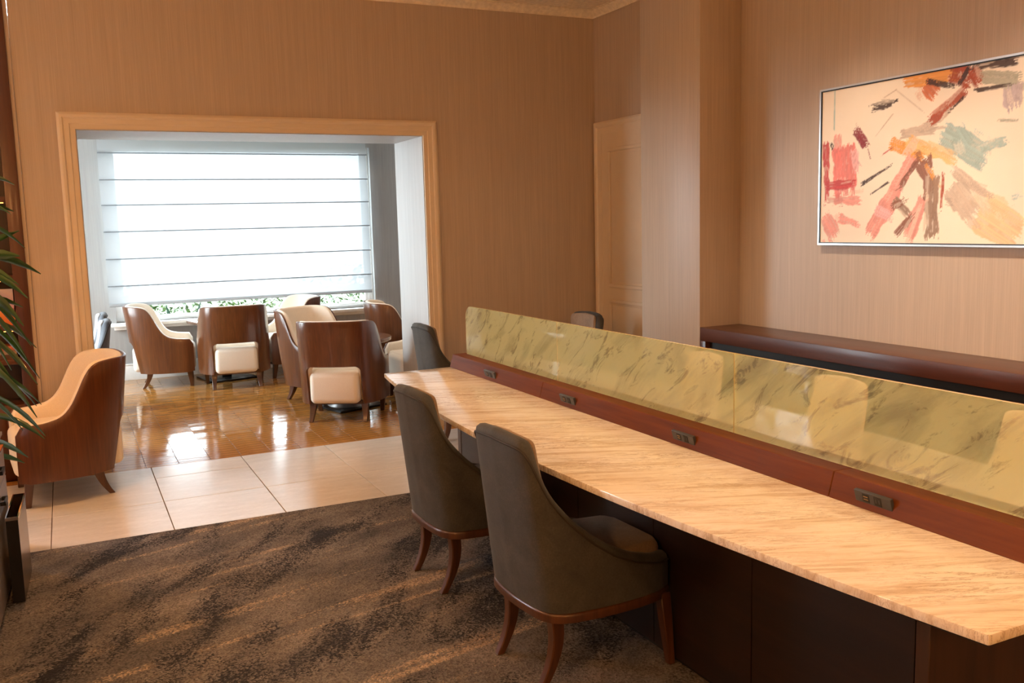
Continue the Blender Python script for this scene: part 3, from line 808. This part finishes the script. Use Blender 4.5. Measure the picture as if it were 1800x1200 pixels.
for st in STROKES.split(';'):
    a = st.split(','); q = list(map(float, a[:5])); SL.append((q, a[5], 1.0, PAL[a[5]]))
    if q[4] >= .035:
        L_ = math.hypot(q[2]-q[0], q[3]-q[1])
        for k in range(3):
            t0, t1 = sorted(jr.uniform(-.15, 1.15, 2)); o_ = jr.uniform(-.5, .5, 2)*q[4]*1.1
            ex_, ey_ = q[2]-q[0], q[3]-q[1]
            q2 = [q[0]+ex_*t0+o_[0], q[1]+ey_*t0+o_[1], q[0]+ex_*t1+o_[0]+jr.uniform(-.02, .02), q[1]+ey_*t1+o_[1]+jr.uniform(-.02, .02), q[4]*jr.uniform(.25, .55)]
            cc = np.array(PAL[a[5]])*(.75+.5*jr.rand()) if k < 2 else np.array(PAL[a[5]])*.45+np.array([.88, .78, .65])*.55
            SL.append((q2, a[5], .7, np.clip(cc, 0, .95)))
for i, (q_, key, opac, c) in enumerate(SL):
    x0, y0, x1, y1, wd = q_; a = [0, 0, 0, 0, 0, key]; c = np.array(c)
    if math.hypot(x1-x0, y1-y0) < .012: continue
    d_ = np.array([x1-x0, y1-y0]); ln_ = np.linalg.norm(d_); d_ /= ln_
    al = (uu-x0)*d_[0]+(vv_-y0)*d_[1]; ac = -(uu-x0)*d_[1]+(vv_-y0)*d_[0]
    rs = np.random.RandomState(100+i); br = rs.rand(64); br2 = rs.rand(64)
    k = np.clip(((ac/wd+.5)*40), 0, 62); ki = k.astype(int); kt = k-ki
    bristle = br[ki]*(1-kt)+br[np.minimum(ki+1, 63)]*kt
    br2v = br2[ki]*(1-kt)+br2[np.minimum(ki+1, 63)]*kt
    rg = fbm(22, 22, 200+i, 3); big = fbm(6, 6, 300+i, 2)
    e1 = np.minimum(al+.03*(bristle-.3)+.04*(big-.5), ln_-al+.05*(br2v-.6)+.05*(rg-.5))
    e2 = wd/2-np.abs(ac)+.45*min(wd, .1)*(rg-.5)+.65*min(wd, .12)*(big-.5)
    m = np.clip(np.minimum(e1, e2)/.004, 0, 1)
    dry = np.clip((rg*.6+bristle*.55-.28)*6, .45 if a[5] in ('k', 'b', 'gb', 'dr') else .7, 1)
    m = (m*dry*.95*opac)[..., None]
    img = img*(1-m)+m*c*(.85+.35*bristle[..., None])
mb = MB(); mb.grid([[(-.034-.0008*0, -float(uu[j, i]), float(vv_[j, i])) for i in range(NXp)] for j in range(NYp)])
me = bpy.data.meshes.new('canvas'); me.from_pydata(mb.v, [], mb.f)
ca = me.color_attributes.new('Col', 'FLOAT_COLOR', 'POINT')
ca.data.foreach_set('color', np.concatenate([img.reshape(-1, 3), np.ones((NXp*NYp, 1))], 1).astype(np.float32).ravel())
me.materials.append(M['canvas']); o = bpy.data.objects.new('canvas', me); COL.objects.link(o); o.parent = pt
MB().box(-.033, -.004, -PW, 0, 0, PH).build('stretcher', 'darkframe', pt)
fr = MB(); g = .010
for (ya, yb, za, zb) in ((-PW-g, g, PH, PH+g), (-PW-g, g, -g, 0), (0, g, 0, PH), (-PW-g, -PW, 0, PH)): fr.box(-.042, -.001, ya, yb, za, zb)
fr.build('frame', 'silver', pt)
fi = MB(); g2 = .006
for (ya, yb, za, zb) in ((-PW, 0, PH-g2, PH), (-PW, 0, 0, g2), (-g2, 0, g2, PH-g2), (-PW, -PW+g2, g2, PH-g2)): fi.box(-.040, -.0345, ya, yb, za, zb)
fi.build('inner_frame', 'darkframe', pt)

# ------------------------------------------------------------------ bookcase at the left of the opening
BK = thing('bookcase', 'dark mahogany built-in bookcase with lit shelves at the left edge', 'bookcase', (-.20, YB, 0))
bw = 1.55
MB().box(-.105, -.022, -.03, .30, .0, ZC-.06).build('post', 'shelfwood', BK, bevel=.004)
MB().box(-.022, 0, -.012, .02, .0, ZC-.06).build('edge_bead', 'wall', BK)
MB().box(-bw, -bw+.1, -.03, .30, 0, ZC-.06).build('post', 'shelfwood', BK, bevel=.004)
MB().box(-bw+.1, -.105, .27, .30, 0, ZC-.06).build('back_panel', 'shelfback', BK)
MB().box(-bw+.1, -.105, -.03, .27, 2.86, ZC-.06).build('header', 'shelfwood', BK, bevel=.004)
MB().box(-bw, 0, -.03, .30, ZC-.058, ZC-.001).build('cornice', 'shelfwood', BK)
MB().box(-bw+.1, -.105, -.025, .27, 0, .50).build('lower_cupboard', 'shelfwood', BK, bevel=.003)
shelves = [2.33, 1.845, 1.345, 1.02]
for z_ in shelves:
    MB().box(-bw+.1, -.105, -.02, .27, z_-.035, z_).build('shelf', 'shelfwood', BK, bevel=.002)
    MB().box(-bw+.12, -.12, .0, .015, z_-.041, z_-.036).build('led_strip', 'led', BK)
def vcolor_sheet(name, parent, y, x0, x1, z0, z1, fn, nx=24, nz=30, mat='canvas'):
    vs, cs_ = [], []
    for j in range(nz):
        for i in range(nx):
            u, v2 = i/(nx-1), j/(nz-1); vs.append((x0+(x1-x0)*u, y, z0+(z1-z0)*v2)); cs_.append((*fn(u, v2), 1))
    fs_ = [(j*nx+i, j*nx+i+1, (j+1)*nx+i+1, (j+1)*nx+i) for j in range(nz-1) for i in range(nx-1)]
    me = bpy.data.meshes.new(name); me.from_pydata(vs, [], fs_)
    a_ = me.color_attributes.new('Col', 'FLOAT_COLOR', 'POINT'); a_.data.foreach_set('color', np.array(cs_, np.float32).ravel())
    me.materials.append(M[mat]); o = bpy.data.objects.new(name, me); COL.objects.link(o); o.parent = parent; return o
def text(body, parent, loc, size, mat, extrude=.0004):
    cu = bpy.data.curves.new('title_text', 'FONT'); cu.body = body; cu.size = size; cu.extrude = extrude; cu.align_x = 'RIGHT'
    o = bpy.data.objects.new('title_text', cu); COL.objects.link(o)
    dg = bpy.context.evaluated_depsgraph_get(); me = bpy.data.meshes.new_from_object(o.evaluated_get(dg)); bpy.data.objects.remove(o)
    me.materials.append(mat); o = bpy.data.objects.new('title_text', me); COL.objects.link(o); o.parent = parent
    o.location = loc; o.rotation_euler = (PI/2, 0, 0); return o
# books face-out on the shelf
b1 = thing('book', 'upright book with sunset sky cover and pale number 53 on the lit shelf', 'book', (-.315, YB+.03, 1.0202))
MB().box(-.21, 0, .002, .022, 0, .235).build('cover_boards', 'shelfback', b1)
def sky(u, v):
    n = .06*math.sin(9*u+14*v)
    if v > .45: return (.42+.25*(1-v)+n, .22+.18*v+n*.6, .22+.22*v)
    if v > .38: return (.25, .10, .12)
    return (.75, .18+.2*v, .05)
vcolor_sheet('front_cover', b1, .0015, -.21, 0, .0, .235, sky)
text('53', b1, (-.025, .0005, .155), .028, plain('pale_print', (.85, .8, .75), .6))
cols = [(.45, .12, .05), (.30, .22, .16), (.10, .05, .03)]
labs = ['orange book lying on top of the small stack below the sunset book', 'beige book in the middle of the small stack below the sunset book', 'dark book at the bottom of the small stack below the sunset book']
for i in range(3):
    b = thing('book', labs[2-i], 'book', (-.318-.006*i, YB+.02, .80+.028*i), 0, 'books in the lower stack')
    c = cols[2-i]; m_ = plain('book_cloth', c, .6)
    bm_ = MB(); bm_.box(-.25, 0, 0, .18, 0, .003).box(-.25, 0, 0, .18, .023, .026).box(-.25, 0, 0, .003, .003, .023); bm_.build('cover', m_, b)
    MB().box(-.246, -.003, .0035, .176, .0032, .0228).build('pages', 'white_paint', b)
MB().box(-bw+.1, -.105, -.02, .27, .765, .7995).build('shelf', 'shelfwood', BK, bevel=.002)

# ------------------------------------------------------------------ steel service cabinet and bin at the lower left
rc = math.radians(-2.0)
CB = thing('service_cabinet', 'brushed steel service cabinet with small black pulls at the left edge', 'cabinet', (-.320, 4.80, .004), rc)
MB().box(-.55, -.018, -2.3, 0, 0, .68).build('carcass', 'steel', CB, bevel=.003)
MB().box(-.56, .0, -2.3, .004, .681, .697).build('top', 'steel', CB, bevel=.002)
yy = -.004
for k in range(4):
    y2 = yy-.55
    MB().box(-.0175, -.001, y2+.003, yy-.003, .50, .625).build('drawer', 'steel', CB, bevel=.0015, seg=1)
    dd = MB().box(-.0175, -.001, y2+.003, yy-.003, .03, .494).build('door', 'steel', CB, bevel=.0015, seg=1)
    for z_ in (.575, .44):
        pl = MB().box(.0, .022, y2+.22, y2+.235, z_-.008, z_+.008).box(.0, .022, y2+.315, y2+.33, z_-.008, z_+.008).box(.014, .022, y2+.22, y2+.33, z_-.008, z_+.008)
        pl.build('pull', 'black', CB)
    MB().box(-.0175, .002, y2+.003, yy-.003, .632, .638).build('chrome_strip', 'chrome', CB)
    yy = y2
BN = thing('bin', 'slim dark metal bin with chrome rim beside the steel cabinet', 'bin', (-.303, 4.43, .004), rc)
bn_ = MB(); t_ = .002
for (x0, x1, y0, y1) in ((-.012, -.012+t_, 0, .40), (.036-t_, .036, 0, .40), (-.012+t_, .036-t_, 0, t_), (-.012+t_, .036-t_, .40-t_, .40)): bn_.box(x0, x1, y0, y1, .004, .372)
bn_.build('body', 'bin_brown', BN); MB().box(-.010, .034, .002, .398, .0005, .004).build('bottom', 'black', BN)
rm = MB()
for (x0, x1, y0, y1) in ((-.014, -.009, -.002, .402), (.033, .038, -.002, .402), (-.009, .033, -.002, .003), (-.009, .033, .397, .402)): rm.box(x0, x1, y0, y1, .372, .386)
rm.build('rim', 'chrome', BN); MB().box(-.0118, .0358, -.0025, -.0005, .004, .371).build('front_face', 'black', BN)

# ------------------------------------------------------------------ potted strap-leaf plant
PL = thing('potted_plant', 'tall potted plant with dark green strap leaves at the left edge', 'plant', (-.62, 5.36, .0007))
MB().lathe([(.10, 0), (.14, .01), (.17, .36), (.175, .38), (.16, .38), (.155, .34), (.02, .34)], k=28).build('pot', 'pot', PL)
MB().lathe([(.02, .341), (.15, .341), (.15, .35), (.02, .355)], k=20).build('soil', 'soil', PL)
canes = [((.0, .0), 1.85), ((.07, -.04), 1.3), ((-.06, .05), 1.55)]
for (cx, cy), h in canes:
    MB().tube([(cx, cy, .35), (cx*1.4, cy*1.3, h*.5), (cx*1.8, cy*1.2, h)], [.016, .014, .010], 8).build('cane', 'cane', PL)
LN = [0]
def leaf(base, tip, sag, wd, parent):
    wd *= .95; b = Vector(base); tp = Vector(tip); d = tp-b
    LN[0] += 1; tl_ = .55+.4*((LN[0]*.618) % 1)
    sd = d.cross(Vector((0, 0, 1))).normalized(); upv = sd.cross(d).normalized()
    side = (sd*(1-tl_)+upv*tl_).normalized(); nn = side.cross(d).normalized(); rows = []; n = 10
    for i in range(n+1):
        q = i/n; c = b+d*q+Vector((0, 0, sag*4*q*(1-q)))
        w_ = wd*(.35+.65*sstep(0, .35, q))*(1-sstep(.80, 1.0, q)*.86)
        rows.append([c-side*w_/2+nn*w_*.16, c-side*w_*.25+nn*w_*.05, c, c+side*w_*.25+nn*w_*.05, c+side*w_/2+nn*w_*.16])
    mb = MB(); mb.grid(rows)
    mb.grid([[p-nn*.0015 for p in r] for r in rows])
    return mb.build('leaf', 'leaf', parent, smooth=80)
ox, oy = -.62, 5.36
TIPS = [(-.186, 1.84, .10, .035, -.12), (-.20, 1.715, .03, .03, .02), (-.21, 1.70, .10, .035, -.1), (-.185, 1.62, .0, .03, -.15), (-.165, 1.535, .09, .032, .08), (-.19, 1.50, .02, .05, -.03), (-.108, 1.405, .07, .042, .06), (-.205, 1.358, .06, .034, .10), (-.172, 1.292, .08, .036, .10), (-.20, 1.245, .04, .034, .04), (-.20, 1.16, .10, .05, .2), (-.178, 1.055, .10, .03, .34), (-.156, 1.04, .08, .03, .14), (-.20, 1.0, .12, .034, .30), (-.155, .885, .12, .03, .36), (-.165, .86, .10, .028, .30), (-.155, .765, .08, .028, .16), (-.18, .745, .10, .028, .26), (-.18, .70, .12, .03, .34), (-.15, .60, .08, .032, .24), (-.158, .575, .08, .032, .10), (-.235, .51, .05, .036, .10), (-.255, .47, .04, .038, .02), (-.25, .80, .1, .03, .3), (-.27, .95, .1, .03, .3), (-.25, .63, .1, .03, .2)]
for i, (tx, tz, sag, wd, dz) in enumerate(TIPS):
    ty = 5.10+.05*math.sin(i*2.3)
    bx = -.55+.03*math.sin(i*1.7)
    leaf((bx-ox, 5.2+.04*math.cos(i*1.9)-oy, tz+dz), (tx-ox, ty-oy, tz), sag, wd, PL)
for i in range(34):
    a_ = random.uniform(.9, 2*PI-.9); h = random.uniform(.7, 1.85); r_ = random.uniform(.26, .38)
    leaf((.01, .0, h), (r_*math.cos(a_), r_*math.sin(a_)*.8, h-random.uniform(-.1, .3)), .08, .033, PL)

# ------------------------------------------------------------------ garden beyond the window
tag(MB().box(-14, 18, YW+.22, 30, -.36, -.31).build('lawn', 'ground'), 'garden ground outside the alcove window', 'ground')
hm = MB(); rr = random.Random(3)
for i in range(15000):
    x = rr.uniform(-3, 9); z = rr.uniform(-.10, .95+.12*math.sin(x*2.1)); y = 13.0+rr.uniform(-.35, .35)+.2*math.sin(x*1.3)
    s_ = rr.uniform(.03, .07); a_, b_ = rr.uniform(0, 2*PI), rr.uniform(-.9, .9)
    d = Vector((math.cos(a_)*math.cos(b_), math.sin(a_)*math.cos(b_), math.sin(b_)))*s_; sd = d.cross(Vector((rr.uniform(-1, 1), rr.uniform(-1, 1), 1))).normalized()*s_*.35
    c = Vector((x, y, z)); n = len(hm.v); hm.v += [tuple(c-d), tuple(c+sd), tuple(c+d), tuple(c-sd)]; hm.f.append((n, n+1, n+2, n+3))
h = hm.build('hedge', 'hedge', None, smooth=0); h['kind'] = 'stuff'; tag(h, 'sunlit green hedge outside, seen below the blind', 'hedge')
AG = thing('agave', 'broad-leaved blue-green agave outside the left end of the window', 'plant', (1.25, 12.0, -.2))
for i in range(16):
    a_ = 2*PI*i/16+rr.uniform(-.1, .1); el = rr.uniform(.35, 1.1); L_ = rr.uniform(.85, 1.15)
    d = Vector((math.cos(a_)*math.cos(el), math.sin(a_)*math.cos(el), math.sin(el)))*L_
    b = Vector((0, 0, .15)); side = d.cross(Vector((0, 0, 1))).normalized(); rows = []
    for k in range(7):
        q = k/6; w_ = .14*(.6+.6*math.sin(PI*min(1, q*1.2)))*(1-q**3); c = b+d*q
        rows.append([c-side*w_/2+Vector((0, 0, w_*.25)), c, c+side*w_/2+Vector((0, 0, w_*.25))])
    m_ = MB(); m_.grid(rows); m_.grid([[p-Vector((0, 0, .012)) for p in r] for r in rows]); m_.build('leaf', 'agave', AG, smooth=80)

# ------------------------------------------------------------------ recessed downlights, out of view, added to light the rooms
DL = iter(['above the near end of the marble table', 'above the middle of the marble table near side', 'above the far end of the marble table', 'over the far half of the table, nearer the camera', 'over the far half of the table, farther away', 'above the stone tile strip', 'above the tiles before the right jamb', 'over the open carpet left of the desk chairs', 'right behind the camera on the table axis', 'over the near end of the sideboard', 'above the armchair by the potted plant', 'straight above the camera', 'over the carpet left of the steel cabinet', 'in front of the bookcase', 'washing the far part of the painting wall', 'washing the middle of the painting wall', 'washing the near part of the painting wall', 'above the round alcove table', 'in the alcove ceiling near the added left window', 'in the alcove ceiling at the right'])
def downlight(x, y, power, spot=1.9, blend=.8, zc=ZC, label=None, col=None, tilt=0):
    e = thing('downlight', 'small unseen recessed downlight '+next(DL), 'ceiling light', (x, y, zc), 0, 'recessed ceiling downlights')
    MB().lathe([(.045, -.001), (.062, -.001), (.064, -.006), (.060, -.010), (.045, -.006)], k=24).build('trim_ring', 'silver', e)
    MB().lathe([(.001, -.003), (.044, -.003), (.044, -.001), (.001, -.001)], k=20).build('lens', 'lamp_lens', e)
    l = light('bulb', 'SPOT', (0, 0, -.02), power, col or DOWN_COL, spot_size=spot, spot_blend=blend, shadow_soft_size=.05)
    l.parent = e; l.rotation_euler = (0, -tilt, 0)
for (x, y, p) in [(1.95, 1.2, .41), (1.95, 2.5, .40), (1.95, 3.8, .40), (2.4, 1.8, .95), (2.4, 3.2, .95), (1.2, 5.3, .6), (2.4, 5.6, .5), (.1, 2.6, .5), (1.95, -.3, .6), (3.2, .4, .7)]:
    downlight(x, y, LAMP_W*p)
for (x, y, p) in [(-.2, 5.15, 2.3), (.1, .2, .5), (-1.6, 2.6, .6), (-1.6, 5.0, .6)]:
    downlight(x, y, LAMP_W*p, col=LAMP_COL)
for (x, y, p) in [(2.6, 3.75, 2.9), (2.6, 2.7, 2.9), (2.6, 1.6, 2.3)]:  # wall washers added to brighten the painting and right wall
    downlight(x, y, LAMP_W*p, spot=1.12, col=WASH_COL, tilt=math.radians(33), blend=1)
for (x, y, p) in [(2.2, 8.2, .7), (.6, 9.0, .7), (3.4, 9.0, .6)]:
    downlight(x, y, LAMP_W*p, zc=AZ, label='round recessed warm downlight added in the alcove ceiling')

# unseen globe pendants, added as warm fill for walls and ceiling
def pendant(x, y, z, power, lab):
    e = thing('added_pendant', lab, 'added pendant lamp', (x, y, ZC), 0, 'added globe pendants')
    MB().lathe([(.001, -.03), (.06, -.03), (.065, -.001), (.001, -.001)], k=20).build('canopy', 'chrome', e)
    MB().tube([(0, 0, -.03), (0, 0, z-ZC+.19)], .004, 6).build('cord', 'black', e)
    MB().lathe([(.02, z-ZC+.205), (.045, z-ZC+.20), (.05, z-ZC+.17), (.02, z-ZC+.165)], k=20).build('cap', 'chrome', e)
    r = .18; MB().lathe([(max(.001, r*math.sin(PI*k/16)), z-ZC+r*math.cos(PI*k/16)) for k in range(1, 17)][::-1], k=28).build('glass_globe', 'added_globe', e, smooth=180)
    l = light('bulb', 'POINT', (0, 0, z-ZC-.19), power, LAMP_COL, shadow_soft_size=.12); l.parent = e
PEND_FILL = 190
pendant(-1.4, .6, 2.45, PEND_FILL, 'added opal globe pendant left of the camera, for warm fill')
pendant(.9, -1.6, 2.45, PEND_FILL, 'added opal globe pendant behind the camera, for warm fill')
pendant(-1.7, 4.0, 2.45, PEND_FILL*.45, 'added opal globe pendant before the bookcase, for warm fill')
